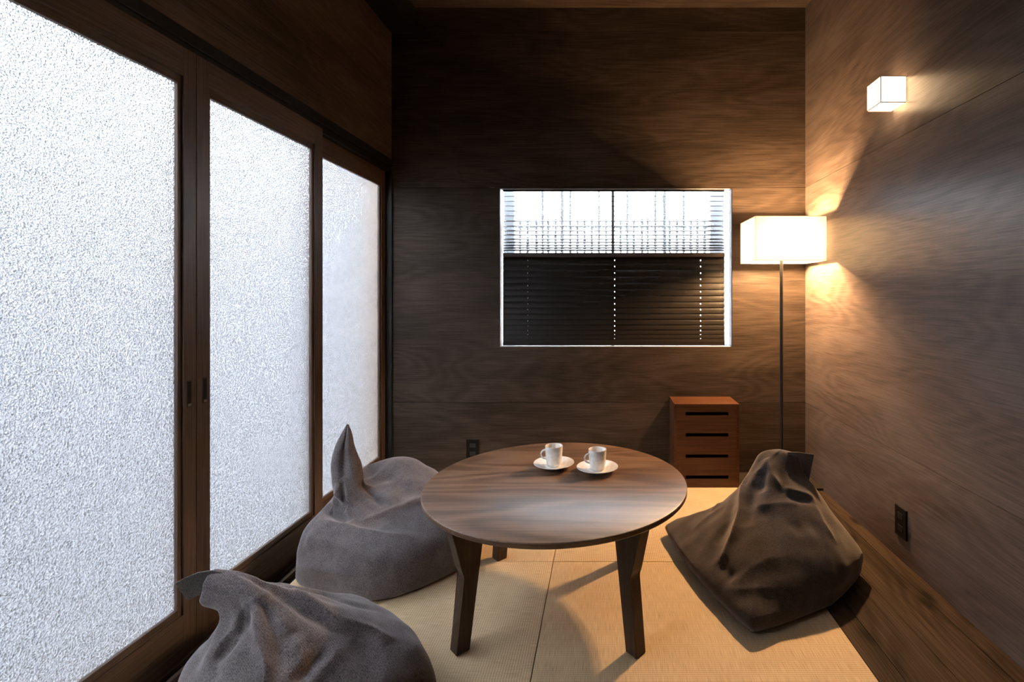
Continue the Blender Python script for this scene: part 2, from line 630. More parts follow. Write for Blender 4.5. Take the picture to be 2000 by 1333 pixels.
S1, S2 = 0.418, 1.672
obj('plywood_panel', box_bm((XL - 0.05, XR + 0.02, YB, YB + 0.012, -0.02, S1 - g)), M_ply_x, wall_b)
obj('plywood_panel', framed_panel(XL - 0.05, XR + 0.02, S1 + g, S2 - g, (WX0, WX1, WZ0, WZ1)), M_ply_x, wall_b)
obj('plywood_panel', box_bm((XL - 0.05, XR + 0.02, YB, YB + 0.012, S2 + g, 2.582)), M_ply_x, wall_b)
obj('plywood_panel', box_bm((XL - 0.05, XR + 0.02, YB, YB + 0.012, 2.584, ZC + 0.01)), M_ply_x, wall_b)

# --- right wall
wall_r = struct('wall_right', 'dark stained plywood right wall lit by a cube lamp', 'wall',
                box_bm((XR + 0.012, XR + 0.12, YF - 0.1, YB + 0.1, -0.1, ZC + 0.05)), M_black)
for z0, z1 in ((-0.02, S1 - g), (S1 + g, S2 - g), (S2 + g, 2.582), (2.584, ZC + 0.01)):
    for y0, y1 in ((YF, 0.918), (0.92, YB)):
        grain_uv(obj('plywood_panel', box_bm((XR, XR + 0.012, y0, y1, z0, z1)), M_ply_r, wall_r), 1, 2)

# --- left wall above the doors, ceiling, wall behind the camera
wall_l = struct('wall_left', 'dark plywood wall above the sliding doors', 'wall',
                box_bm((XL - 0.10, XL - 0.012, YF - 0.1, YB + 0.1, 1.836, ZC + 0.05)), M_black)
for y0, y1 in ((YF, 1.118), (1.12, YB)):
    obj('plywood_panel', box_bm((XL - 0.012, XL, y0, y1, 1.836, 2.57)), M_ply_y, wall_l)
obj('lower_wall', box_bm((XL - 0.06, XL, YF, 0.10, -0.02, 1.76)), M_ply_y, wall_l)
ceil = struct('ceiling', 'dark wood ceiling', 'ceiling', box_bm((XL - 0.1, XR + 0.12, YF - 0.1, YB + 0.12, ZC + 0.012, ZC + 0.12)), M_black)
for y0, y1 in ((YF, 1.118), (1.12, YB)):
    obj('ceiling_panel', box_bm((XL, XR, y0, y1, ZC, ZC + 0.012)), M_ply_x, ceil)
struct('wall_front', None, None, box_bm((XL - 0.1, XR + 0.1, YF - 0.1, YF, -0.1, ZC + 0.05)), M_ply_x)

struct('trim_2', 'black head track running above the sliding doors', 'track',
       box_bm((-1.32, -1.234, YF, YB, 1.795, 1.835), (-1.32, -1.2415, YF, YB, 1.762, 1.795), bevel=0.002), M_black)
struct('trim_3', 'black corner post beside the far sliding door', 'post', box_bm((-1.30, -1.232, 2.925, YB, -0.03, 1.762), bevel=0.002), M_black)
struct('trim_4', 'black beam under the ceiling along the left wall', 'beam', box_bm((XL - 0.01, -1.10, YF, YB, 2.57, ZC), bevel=0.003), M_black)


# ================================================================== sliding glass doors
def sliding_door(n, label, y0, y1, xf, th, pull=None, st0=0.06, st1=0.06, lock=False):
    """sash in the plane X = xf (room face), th thick towards the outside"""
    d = struct('door_%d' % n, label, 'sliding door')
    z0, z1, gz0, gz1 = -0.026, 1.78, 0.125, 1.67
    rb, rt, bead = gz0 - 0.022, gz1 + 0.024, 0.014
    b = 0.0015
    obj('stile', box_bm((xf - th, xf, y0, y0 + st0 - bead, z0, z1), bevel=b), M_frame, d)
    obj('stile', box_bm((xf - th, xf, y1 - st1 + bead, y1, z0, z1), bevel=b), M_frame, d)
    ya, yb = y0 + st0 - bead, y1 - st1 + bead
    obj('bottom_rail', box_bm((xf - th, xf, ya, yb, z0, rb), bevel=b), M_frame_y, d)
    obj('top_rail', box_bm((xf - th, xf, ya, yb, rt, z1), bevel=b), M_frame_y, d)
    xi = xf - 0.006
    obj('glazing_bead', box_bm((xi - 0.014, xi, ya, ya + bead, rb, rt), bevel=b), M_frame, d)
    obj('glazing_bead', box_bm((xi - 0.014, xi, yb - bead, yb, rb, rt), bevel=b), M_frame, d)
    obj('glazing_bead', box_bm((xi - 0.014, xi, ya + bead, yb - bead, rb, gz0), bevel=b), M_frame_y, d)
    obj('glazing_bead', box_bm((xi - 0.014, xi, ya + bead, yb - bead, gz1, rt), bevel=b), M_frame_y, d)
    xg = xf - 0.015
    p = obj('glass_pane', box_bm((xg - 0.004, xg, ya + 0.004, yb - 0.004, rb + 0.006, rt - 0.006)), M_frost, d)
    p['label'] = 'pebbled obscure glass'
    if pull is not None:
        pl = obj('door_pull', box_bm((xf - 0.001, xf + 0.0008, pull - 0.0085, pull + 0.0085, 0.712, 0.792), bevel=0.0005), M_blackmetal, d)
        pl['label'] = 'recessed black finger pull'
        obj('pull_recess', box_bm((xf + 0.0004, xf + 0.0012, pull - 0.0055, pull + 0.0055, 0.724, 0.788)), M_blackplastic, pl)
        obj('pull_lip', box_bm((xf, xf + 0.0022, pull - 0.0055, pull + 0.0055, 0.715, 0.7225), bevel=0.0006), M_pullmetal, pl)
    if lock:
        bm = bmesh.new()
        add_tube(bm, [(xf, y0 + 0.045, 0.925), (xf + 0.004, y0 + 0.045, 0.925)], 0.006, 12)
        add_tube(bm, [(xf + 0.003, y0 + 0.045, 0.925), (xf + 0.011, y0 + 0.045, 0.925)], 0.0028, 10)
        l = obj('screw_lock', bm, M_brass, d)
        l['label'] = 'small brass screw lock'
    return d


XI, XO = -1.24, -1.27
sliding_door(1, 'nearest sliding door with pebbled glass at the left edge', 0.83, 1.533, XI, 0.026, pull=1.507)
sliding_door(2, 'middle sliding door with pebbled glass behind the two left bean bags', 1.535, 2.222, XI, 0.026, pull=1.566, st1=0.075)
sliding_door(3, 'narrow far sliding door with pebbled glass in the corner', 2.165, 2.925, XO, 0.024, st0=0.075, st1=0.062, lock=True)
sliding_door(4, None, 0.10, 0.88, XO, 0.024)

# ================================================================== back window
win = struct('window_1', 'wide window in the back wall with frosted glass', 'window')
for bx in frame_boxes(WX0 - 0.012, WX1 + 0.012, WZ0 - 0.012, WZ1 + 0.012, WX0 + 0.002, WX1 - 0.002, WZ0 + 0.002, WZ1 - 0.002, YB + 0.0125, YB + 0.062):
    obj('window_reveal', box_bm(bx), M_white, win)
SY = YB + 0.066
xm = 0.052
for (a, b, yy) in ((WX0 - 0.04, xm + 0.009, SY), (xm - 0.009, WX1 + 0.04, SY + 0.016)):
    sash = obj('sash_frame', box_bm(*frame_boxes(a, b, WZ0 - 0.03, WZ1 + 0.04, a + 0.018, b - 0.018, WZ0 + 0.004, WZ1 + 0.01, yy, yy + 0.014), bevel=0.0015), M_alu, win)
    obj('pane', box_bm((a + 0.014, b - 0.014, yy + 0.005, yy + 0.009, WZ0 + 0.0, WZ1 + 0.014)), M_frostw, sash)

# --- lattice outside the window
LY = YB + 0.19
lat = thing('window_lattice', 'blurred upright lattice bars seen through the back window', 'lattice', (0.05, LY, 0.6))


def lx(p):
    return (p - PPX) * LY / F_PX - 0.05


ZS = 1.05 - (428 - PPY) * LY / F_PX - 0.6
ZT = 1.85 - 0.6
long_b = {1060: 5, 1098: 6.5, 1114: 5, 1170: 5, 1225: 5, 1280: 5, 1297.5: 6.5, 1335: 5}
for p in (1016, 1031, 1048, 1060, 1071, 1085.5, 1098, 1114, 1128, 1142, 1156, 1170, 1184, 1197, 1212, 1225, 1238, 1254, 1265, 1280, 1297.5, 1308, 1322, 1335, 1349, 1362, 1376):
    w = long_b.get(p, 5) * LY / F_PX / 2
    x = lx(p)
    obj('lattice_bar', box_bm((x - w, x + w, -0.012, 0.012, 0, ZT if p in long_b else ZS), bevel=0.001), M_lattice, lat)
for a, b in ((985, 1006), (1386, 1413)):
    obj('lattice_post', box_bm((lx(a), lx(b), -0.02, 0.03, 0, ZT), bevel=0.002), M_alu, lat)
obj('lattice_rail', box_bm((lx(960), lx(1450), 0.013, 0.028, ZS - 0.055, ZS - 0.045), bevel=0.001), M_lattice, lat)
obj('lattice_rail', box_bm((lx(960), lx(1450), 0.013, 0.028, 0.05, 0.075), bevel=0.001), M_lattice, lat)

# --- venetian blind
BY = YB + 0.034
BX0, BX1 = (982.5 - PPX) * BY / F_PX, (1415 - PPX) * BY / F_PX


def bz(py):
    return CAM_H - (py - PPY) * BY / F_PX


blind = thing('venetian_blind', 'dark venetian blind hanging in the back window, upper slats open', 'blind', ((BX0 + BX1) / 2, BY, WZ0 + 0.004))
OX, OY, OZ = blind.location
HX = (BX1 - BX0) / 2
CORDS = [(p - PPX) * BY / F_PX - OX for p in (1031, 1200, 1368)]
obj('head_rail', box_bm((-HX, HX, -0.02, 0.02, WZ1 - 0.006 - OZ, WZ1 - 0.0035 - OZ), bevel=0.0008), M_rail, blind)


def slat_mesh(width, holes):
    """curved slat along X with small cord holes, centred at the origin"""
    bm = bmesh.new()
    xs = [-HX, HX]
    for c in CORDS:
        xs += [c - 0.0024, c + 0.0024]
    xs.sort()
    cs = [-0.5, -0.3, -0.085, 0.085, 0.3, 0.5]
    row = {}
    for i, x in enumerate(xs):
        for j, c in enumerate(cs):
            for s in (0, 1):
                zz = 0.0028 * (1 - (2 * c) ** 2) * (width / 0.04) + s * 0.0005
                row[(i, j, s)] = bm.verts.new((x, c * width, zz))
    n, k = len(xs), len(cs)
    for i in range(n - 1):
        hole = holes and any(abs((xs[i] + xs[i + 1]) / 2 - c) < 0.002 for c in CORDS)
        for j in range(k - 1):
            if hole and j == 2:
                continue
            for s in (0, 1):
                bm.faces.new([row[(i, j, s)], row[(i + 1, j, s)], row[(i + 1, j + 1, s)], row[(i, j + 1, s)]])
    for i in range(n - 1):
        for j in (0, k - 1):
            bm.faces.new([row[(i, j, 0)], row[(i + 1, j, 0)], row[(i + 1, j, 1)], row[(i, j, 1)]])
    for j in range(k - 1):
        for i in (0, n - 1):
            bm.faces.new([row[(i, j, 0)], row[(i, j + 1, 0)], row[(i, j + 1, 1)], row[(i, j, 1)]])
    return bm


s0 = obj('slat', slat_mesh(0.030, False), M_slat, blind, True, 40)
s1 = obj('slat', slat_mesh(0.042, True), M_slat, blind, True, 40)
upper = [374, 384, 393.5, 403, 412.5, 422, 432, 442, 451, 459, 467.5, 473.5, 479.5, 484.5, 489]
lower = [509, 521, 534, 546, 558.5, 570.5, 582.5, 594, 605.5, 616.5, 627.5, 637.5, 646.5, 654.5, 661]
for src, rows_, tilt in ((s0, upper, 17.0), (s1, lower, 76.0)):
    for k, py in enumerate(rows_):
        s = src
        if k:
            s = src.copy()
            COL.objects.link(s)
            s.parent = blind
        s.location = (0, 0, bz(py) - OZ)
        s.rotation_euler = (math.radians(tilt + (8 if src is s0 and py > 425 else 0)), 0, 0)
obj('middle_rail', box_bm((-HX, HX, -0.014, 0.014, bz(502.5) - OZ, bz(494.5) - OZ), bevel=0.003), M_rail, blind)
obj('bottom_rail', box_bm((-HX, HX, -0.014, 0.014, bz(674.5) - OZ, bz(666) - OZ), bevel=0.003), M_slat, blind)
for c in CORDS:
    bm = bmesh.new()
    add_tube(bm, [(c, 0, bz(671) - OZ), (c, 0, WZ1 - 0.005 - OZ)], 0.0006, 6)
    obj('ladder_cord', bm, M_cord, blind)
# bead chains at the right end and the slack cord
for dx in (0.0045, 0.0125):
    bm = bmesh.new()
    cx = HX + dx
    za, zb = bz(372) - OZ, bz(606) - OZ
    k = 0
    z = za
    while z > zb:
        bmesh.ops.create_icosphere(bm, subdivisions=1, radius=0.0019, matrix=Matrix.Translation((cx + (0.0 if dx < 0.01 else 0.002), -0.022, z)))
        z -= 0.0078
    add_tube(bm, [(cx, -0.022, za), (cx, -0.022, zb)], 0.0005, 5)
    obj('bead_chain', bm, M_cord, blind)
bm = bmesh.new()
pts = [px_at(x, y, BY - 0.024) - Vector((OX, OY, OZ)) for x, y in ((1413, 374), (1411, 460), (1409, 520), (1405, 580), (1403.5, 606), (1407, 612))]
add_tube(bm, pts, 0.0006, 5)
obj('tilt_cord', bm, M_cord, blind)

# ================================================================== outside
out_g = struct('ground', 'pale concrete ground outside the glass doors', 'ground', box_bm((-14, -1.34, -8, 14, -0.5, -0.35)), M_concrete)
nb = tag(obj('garden_wall', box_bm((-3.35, -3.1, -6, 8.0, -0.35, 2.06), (-3.4, -3.05, -6, 8.0, 2.06, 2.13)), M_render),
         'pale boundary wall blurred behind the pebbled glass doors', 'wall')
gb = tag(obj('building_wall', box_bm((-7.5, -3.6, 4.6, 11, -0.35, 5.2), (-7.8, -3.35, 4.3, 11.3, 5.2, 5.4)), M_greyclad),
         'tall grey building wall blurred at the top of the middle glass door', 'building')
tp = tag(obj('timber_post', box_bm((-1.475, -1.345, 3.0, 3.13, -0.35, 2.6), (-1.495, -1.325, 2.98, 3.15, -0.35, -0.28), bevel=0.004), M_tan),
         'tan timber post blurred behind the far glass door', 'post')

# ================================================================== round table
TC, TR, TH = (-0.162, 1.742), 0.443, 0.408
table = thing('round_table', 'low round walnut table with four splayed legs on the tatami', 'table', (TC[0], TC[1], 0), math.radians(-8))
bm = bmesh.new()
add_lathe(bm, [(0, TH), (TR - 0.004, TH), (TR - 0.001, TH - 0.0012), (TR, TH - 0.004)], 128)
o = obj('table_top', bm, M_table, table, True, 30)
o.rotation_euler = (0, 0, math.radians(8))
grain_uv(o, 0, 1)
bm = bmesh.new()
add_lathe(bm, [(TR, TH - 0.004), (TR, TH - 0.014), (TR - 0.004, TH - 0.0185), (TR - 0.02, TH - 0.024), (0, TH - 0.024)], 128)
obj('table_edge', bm, M_tedge, table, True, 30)
prof = [(0.345, 0.0), (0.388, 0.0), (0.362, 0.215), (0.363, 0.225), (0.372, 0.245), (0.408, 0.384), (0.29, 0.384), (0.318, 0.2)]
for k in range(4):
    a = math.radians(-135 + 90 * k) + math.radians(8 - 1)
    bm = bmesh.new()
    ca, sa = math.cos(a), math.sin(a)
    add_prism(bm, prof, lambda r, z, t: (r * ca - t * sa, r * sa + t * ca, z), -0.021, 0.021)
    bmesh.ops.bevel(bm, geom=bm.edges[:], offset=0.002, segments=1, affect='EDGES')
    obj('leg', bm, M_tleg, table)


# ================================================================== cups and saucers
def saucer(label, loc):
    t = thing('saucer', label, 'saucer', loc, 0, 'white saucers on the round table')
    bm = bmesh.new()
    add_lathe(bm, [(0, 0.0075), (0.024, 0.0075), (0.026, 0.0065), (0.034, 0.0070), (0.055, 0.0125), (0.0735, 0.0195), (0.0748, 0.0195), (0.0752, 0.0185),
                   (0.058, 0.0108), (0.042, 0.004), (0.036, 0.0028), (0.034, 0.0), (0.031, 0.0), (0.030, 0.002), (0, 0.002)], 64)
    obj('dish', bm, M_porcelain, t, True, 60)
    return t


def cup(label, loc, rz):
    t = thing('espresso_cup', label, 'cup', loc, rz, 'white espresso cups on saucers')
    bm = bmesh.new()
    H = 0.073
    add_lathe(bm, [(0, 0.006), (0.022, 0.007), (0.0245, 0.012), (0.0305, H - 0.001), (0.0315, H), (0.0328, H), (0.0332, H - 0.0012), (0.0305, 0.035), (0.0275, 0.009), (0.0262, 0.0045),
                   (0.0232, 0.003), (0.0225, 0.0), (0.0205, 0.0), (0.020, 0.0022), (0, 0.0022)], 56)
    obj('cup_body', bm, M_porcelain, t, True, 60)
    bm = bmesh.new()
    pts = []
    for k in range(17):
        u = k / 16
        a = math.radians(82 - u * 205)
        pts.append((-(0.0285 + 0.0145 + 0.0165 * math.cos(a) - 0.012), 0, 0.044 + 0.0165 * math.sin(a)))
    pts = [(-0.0295, 0, 0.0605)] + pts[2:14] + [(-0.0285, 0, 0.027)]
    add_tube(bm, pts, [0.0042] + [0.0034] * (len(pts) - 2) + [0.0042], 10)
    obj('handle', bm, M_porcelain, t, True, 60)
    return t


ZT_ = TH + 0.0002
c1, c2 = (-0.186, 1.868), (-0.0245, 1.826)
saucer('white saucer under the cup farther from the chest', (*c1, ZT_))
saucer('white saucer under the cup nearer to the chest', (*c2, ZT_))
cup('white espresso cup on the left saucer', (*c1, ZT_ + 0.0077), math.radians(12))
cup('white espresso cup on the right saucer', (*c2, ZT_ + 0.0077), math.radians(20))

# ================================================================== slotted chest
CX0, CX1, CY0, CH = 0.381, 0.733, 2.733, 0.4535
chest = thing('slotted_chest', 'small reddish wooden box with four slots against the back wall', 'box', ((CX0 + CX1) / 2, (CY0 + YB) / 2, 0))
hw, hd = (CX1 - CX0) / 2, (YB - 0.003 - CY0) / 2
zsl = [CH - (p - 790) * CY0 / F_PX for p in (809, 850.5, 892, 933)]
sx0, sx1, sh = -0.115, 0.117, 0.0095
th = 0.014
obj('top_board', box_bm((-hw, hw, -hd, hd, CH - th, CH), bevel=0.001), M_chest, chest)
for s in (-1, 1):
    a, b = sorted((s * hw, s * (hw - th)))
    obj('side_board', box_bm((a, b, -hd + 0.0005, hd, 0.0, CH - th), bevel=0.001), M_chest, chest)
obj('back_board', box_bm((-hw + th, hw - th, hd - 0.008, hd, 0.0, CH - th)), M_chestdark, chest)
# front panel: one sheet with four slots
bm = bmesh.new()
xs = [-hw + th, sx0, sx1, hw - th]
zs = [0.002]
for z in sorted(zsl):
    zs += [z - sh, z + sh]
zs.append(CH - th)
ya, yb = -hd + 0.001, -hd + 0.013
vv = {(i, k, y): bm.verts.new((xs[i], y, zs[k])) for i in range(4) for k in range(len(zs)) for y in (ya, yb)}
for i in range(3):
    for k in range(len(zs) - 1):
        if i == 1 and k % 2 == 1:
            for (p, q) in (((1, k), (2, k)), ((2, k), (2, k + 1)), ((2, k + 1), (1, k + 1)), ((1, k + 1), (1, k))):
                bm.faces.new([vv[(*p, ya)], vv[(*q, ya)], vv[(*q, yb)], vv[(*p, yb)]])
            continue
        for y in (ya, yb):
            bm.faces.new([vv[(i, k, y)], vv[(i + 1, k, y)], vv[(i + 1, k + 1, y)], vv[(i, k + 1, y)]])
obj('front_panel', bm, M_chest, chest)
for z in sorted(zsl)[:3]:
    obj('shelf', box_bm((-hw + th, hw - th, -hd + 0.03, hd - 0.008, z + 0.045, z + 0.053)), M_chestdark, chest)

# ================================================================== floor lamp
LXc, LYc = 0.9525, 2.71
lamp = thing('floor_lamp', 'floor lamp with white rectangular shade on a slim black pole', 'lamp', (LXc, LYc, 0))
SHX, SHY, SZ0, SZ1 = 0.182, 0.139, 1.221, 1.450
obj('lamp_base', box_bm((-0.13, 0.13, -0.012, 0.19, 0.0125, 0.026), bevel=0.003), M_blackmetal, lamp)
bm = bmesh.new()
add_tube(bm, [(0, 0, 0.02), (0, 0, 1.30)], 0.0085, 16)
obj('pole', bm, M_blackmetal, lamp, True, 40)
bm = bmesh.new()
t = 0.0012
for x0, x1, y0, y1 in ((-SHX, SHX, -SHY, -SHY + t), (-SHX, SHX, SHY - t, SHY), (-SHX, -SHX + t, -SHY + t, SHY - t), (SHX - t, SHX, -SHY + t, SHY - t)):
    add_box(bm, x0, x1, y0, y1, SZ0, SZ1)
shade = obj('lamp_shade', bm, M_shade, lamp)
a, b = SHX - 0.003, SHY - 0.003
for z in (SZ0 + 0.003, SZ1 - 0.003):
    bm = bmesh.new()
    add_tube(bm, [(-a, -b, z), (a, -b, z), (a, b, z), (-a, b, z), (-a, -b, z)], 0.0012, 6)
    obj('shade_ring', bm, M_white, shade)
bm = bmesh.new()
add_tube(bm, [(-SHX + 0.003, 0, SZ0 + 0.03), (SHX - 0.003, 0, SZ0 + 0.03)], 0.0015, 6)
obj('shade_spider', bm, M_white, shade)
bm = bmesh.new()
bmesh.ops.create_uvsphere(bm, u_segments=20, v_segments=12, radius=0.028, matrix=Matrix.Translation((0, 0, 1.30)))
obj('light_bulb', bm, M_bulb, lamp, True)
ld = bpy.data.lights.new('bulb_light', 'POINT')
ld.energy = 520
ld.color = (1.0, 0.59, 0.27)
ld.shadow_soft_size = 0.032
lo = bpy.data.objects.new('bulb_light', ld)
COL.objects.link(lo)
lo.parent = lamp
lo.location = (0, 0, 1.30)

# ================================================================== cube wall lamp
wl = thing('wall_lamp', 'glowing white cube lamp fixed high on the right wall', 'lamp', (XR, 2.0, 1.7935))
s = 0.101
obj('back_plate', box_bm((-0.006, 0, -0.045, 0.045, 0.006, 0.095), bevel=0.001), M_white, wl)
cube = obj('glass_cube', box_bm((-s - 0.001, -0.006, -0.05, 0.05, 0.0, 0.1), bevel=0.0012), M_cube, wl)
e = 0.0015
bm = bmesh.new()
X0, X1 = -s - 0.0014, -0.006
for (y, z) in ((-0.05, 0), (-0.05, 0.1), (0.05, 0), (0.05, 0.1)):
    add_box(bm, X0, X1, y - e, y + e, z - e, z + e)
for z in (0, 0.1):
    add_box(bm, X0 - e, X0 + e, -0.05, 0.05, z - e, z + e)
for y in (-0.05, 0.05):
    add_box(bm, X0 - e, X0 + e, y - e, y + e, 0, 0.1)
obj('cube_frame', bm, M_cubeedge, wl)


# ================================================================== outlets
def outlet(label, loc, rz):
    t = thing('wall_outlet', label, 'outlet', loc, rz)
    obj('cover_plate', box_bm((-0.037, 0.037, -0.007, 0, -0.058, 0.058), bevel=0.002), M_blackplastic, t)
    for z in (-0.024, 0.024):
        so = obj('socket', box_bm((-0.017, 0.017, -0.0082, -0.006, z - 0.012, z + 0.012), bevel=0.0008), M_blackmetal, t)
        for x in (-0.006, 0.006):
            obj('socket_slot', box_bm((x - 0.001, x + 0.001, -0.0085, -0.008, z - 0.004, z + 0.004)), M_chestdark, so)
    return t


outlet('black power outlet low on the back wall behind the table', ((923.5 - PPX) * YB / F_PX, YB, 1.05 - (878 - PPY) * YB / F_PX), 0)
outlet('black power outlet low on the right wall', (XR, 1.985, 0.152), -PI / 2)

# ================================================================== bean bags
def catmull(P, u, closed):
    """P (n,...) sampled at params u (index units)"""
    n = len(P)
    i = np.floor(u).astype(int)
    f = u - i
    def at(k):
        return P[k % n] if closed else P[np.clip(k, 0, n - 1)]
    p0, p1, p2, p3 = at(i - 1), at(i), at(i + 1), at(i + 2)
    f = f.reshape((-1,) + (1,) * (P.ndim - 1))
    return 0.5 * ((2 * p1) + (-p0 + p2) * f + (2 * p0 - 5 * p1 + 4 * p2 - p3) * f ** 2 + (-p0 + 3 * p1 - 3 * p2 + p3) * f ** 3)


def bag_body(name, angles, levels, strokes, parent, nu=288, nv=190, seed=1, gather=None, sharp=0.0, cloth=None):
    """levels: (centre, axis, [8 radii]); the skin runs through them from the floor up to the tip"""
    cloth = cloth or M_fabric
    dirs = np.radians(np.array(angles, float))
    net = []
    for c, ax, rad in levels:
        ax = Vector(ax).normalized()
        q = Vector((0, 0, 1)).rotation_difference(ax)
        ring = []
        for a, r in zip(dirs, rad):
            v = q @ Vector((math.cos(a), math.sin(a), 0))
            ring.append(list(Vector(c) + v * r))
        net.append(ring)
    net = np.array(net)                                   # (levels, 8, 3)
    seg = np.linalg.norm(np.diff(net, axis=0), axis=2).mean(1) + 0.012
    cum = np.concatenate([[0], np.cumsum(seg)])
    s = np.linspace(0, cum[-1], nv)
    vi = np.interp(s, cum, np.arange(len(cum)))
    vi[-1] = len(cum) - 1 - 1e-6
    A = catmull(net, vi, False)                            # (nv, 8, 3)
    ui = np.linspace(0, 8, nu, endpoint=False)
    G = catmull(np.transpose(A, (1, 0, 2)), ui, True)       # (nu, nv, 3)
    G = np.transpose(G, (1, 0, 2)).copy()                  # (nv, nu, 3)
    if sharp:                                              # straighter edges and tighter corners near the floor
        k0 = np.floor(ui).astype(int)
        fr = (ui - k0)[None, :, None]
        lin = A[:, k0 % 8] * (1 - fr) + A[:, (k0 + 1) % 8] * fr
        wz = sharp * np.clip(1 - G[..., 2:3] / 0.22, 0, 1)
        G = G * (1 - wz) + lin * wz

    def normals(G):
        du = np.roll(G, -1, 1) - np.roll(G, 1, 1)
        dv = np.gradient(G, axis=0)
        n = np.cross(du, dv)
        return n / (np.linalg.norm(n, axis=2, keepdims=True) + 1e-9)

    N = normals(G)
    if gather:                                             # pleats running down from the neck
        v0, wv, amp, freq = gather
        vv_ = np.linspace(0, 1, nv)[:, None]
        uu = np.linspace(0, 2 * PI, nu, endpoint=False)[None, :]
        rs = np.random.RandomState(seed)
        w = np.zeros((1, nu))
        for k in range(freq - 2, freq + 5):
            w = w + rs.uniform(0.3, 1) * np.sin(k * uu + rs.uniform(0, 6.28))
        w = w / np.abs(w).max()
        G = G + N * (amp * w * np.exp(-((vv_ - v0) / wv) ** 2))[..., None]
    # soft lumps of the filling
    lump = np.zeros((nv, nu))
    for j in range(nv):
        for k in range(0, nu):
            p = G[j, k]
            lump[j, k] = mnoise.noise(Vector((p[0] * 7 + seed * 9, p[1] * 7, p[2] * 7))) * 0.008 + mnoise.noise(Vector((p[0] * 17, p[1] * 17 + seed * 5, p[2] * 17))) * 0.0035
    h = np.clip(G[..., 2] / 0.06, 0, 1)
    G = G + N * (lump * h)[..., None]
    # folds: ridges (+) and creases (-) drawn along the cloth
    if strokes:
        quads = [(j * nu + k, j * nu + (k + 1) % nu, (j + 1) * nu + (k + 1) % nu, (j + 1) * nu + k) for j in range(nv - 1) for k in range(nu)]
        bvh = BVHTree.FromPolygons([tuple(p) for p in G.reshape(-1, 3)], quads)
        N = normals(G)
        disp = np.zeros((nv, nu))
        org = Vector((0, 0, CAM_H))
        for pts, amp, wid in strokes:
            hits = []
            for a, b in zip(pts, pts[1:]):
                for t_ in np.linspace(0, 1, 7):
                    x, y = a[0] + (b[0] - a[0]) * t_, a[1] + (b[1] - a[1]) * t_
                    d = Vector(((x - PPX) / F_PX, 1, -(y - PPY) / F_PX)).normalized()
                    hit = bvh.ray_cast(org, d)
                    if hit[0] is not None:
                        hits.append(hit[0])
            if len(hits) < 2:
                continue
            hp = np.array([list(q) for q in hits])
            n = len(hp)
            best = np.full((nv, nu), 1e9)
            bt = np.zeros((nv, nu))
            for i in range(n - 1):
                a, b = hp[i], hp[i + 1]
                ab = b - a
                L2 = ab @ ab
                if L2 < 1e-10 or L2 > 0.01:
                    continue
                t_ = np.clip(((G - a) @ ab) / L2, 0, 1)
                dd = np.linalg.norm(G - (a + t_[..., None] * ab), axis=2)
                m_ = dd < best
                best = np.where(m_, dd, best)
                bt = np.where(m_, (i + t_) / (n - 1), bt)
            taper = np.clip(np.minimum(bt, 1 - bt) / 0.22, 0, 1) ** 0.7
            x = best / wid
            if amp > 0:                                # crest: sharp on top, wide foot
                disp += amp * taper * np.exp(-(x / 1.25) ** 1.35)
            else:                                      # valley
                disp += amp * taper * np.exp(-(x / 1.15) ** 2)
        G = G + N * disp[..., None]
    G[..., 2] = np.maximum(G[..., 2], 0.001)
    V = [tuple(p) for p in G.reshape(-1, 3)]
    Fc = [(j * nu + k, j * nu + (k + 1) % nu, (j + 1) * nu + (k + 1) % nu, (j + 1) * nu + k) for j in range(nv - 1) for k in range(nu)]
    V.append(tuple(G[0].mean(0)))
    V.append(tuple(G[-1].mean(0)))
    b0, t0 = nv * nu, nv * nu + 1
    Fc += [(b0, (k + 1) % nu, k) for k in range(nu)]
    Fc += [(t0, (nv - 1) * nu + k, (nv - 1) * nu + (k + 1) % nu) for k in range(nu)]
    ox = Vector(parent.location)
    V = [tuple(Vector(p) - ox) for p in V]
    me = bpy.data.meshes.new(name)
    me.from_pydata(V, [], Fc)
    me.materials.append(cloth)
    for p in me.polygons:
        p.use_smooth = True
    o = bpy.data.objects.new(name, me)
    COL.objects.link(o)
    o.parent = parent
    return o


def ribbon(name, path, half, thick, parent, mat, closed_end=True):
    """strap: path points with a width vector each"""
    bm = bmesh.new()
    ox = Vector(parent.location)
    path = [(Vector(p) - ox, Vector(w)) for p, w in path]
    rings = []
    for i, (p, w) in enumerate(path):
        d = (path[min(i + 1, len(path) - 1)][0] - path[max(i - 1, 0)][0]).normalized()
        w = (w - d * w.dot(d)).normalized()
        n = d.cross(w)
        rings.append([bm.verts.new(p + w * half * a + n * thick * b) for a, b in ((-1, -0.5), (1, -0.5), (1, 0.5), (-1, 0.5))])
    for A, B in zip(rings, rings[1:]):
        for k in range(4):
            bm.faces.new((A[k], A[(k + 1) % 4], B[(k + 1) % 4], B[k]))
    bm.faces.new(rings[0][::-1])
    bm.faces.new(rings[-1])
    bmesh.ops.bevel(bm, geom=bm.edges[:], offset=thick * 0.2, segments=1, affect='EDGES')
    o = obj(name, bm, mat, parent)
    o['label'] = 'stitched webbing handle'
    return o


Zx = (0, 0, 1)


def mul(v, k):
    return [a * k for a in v]


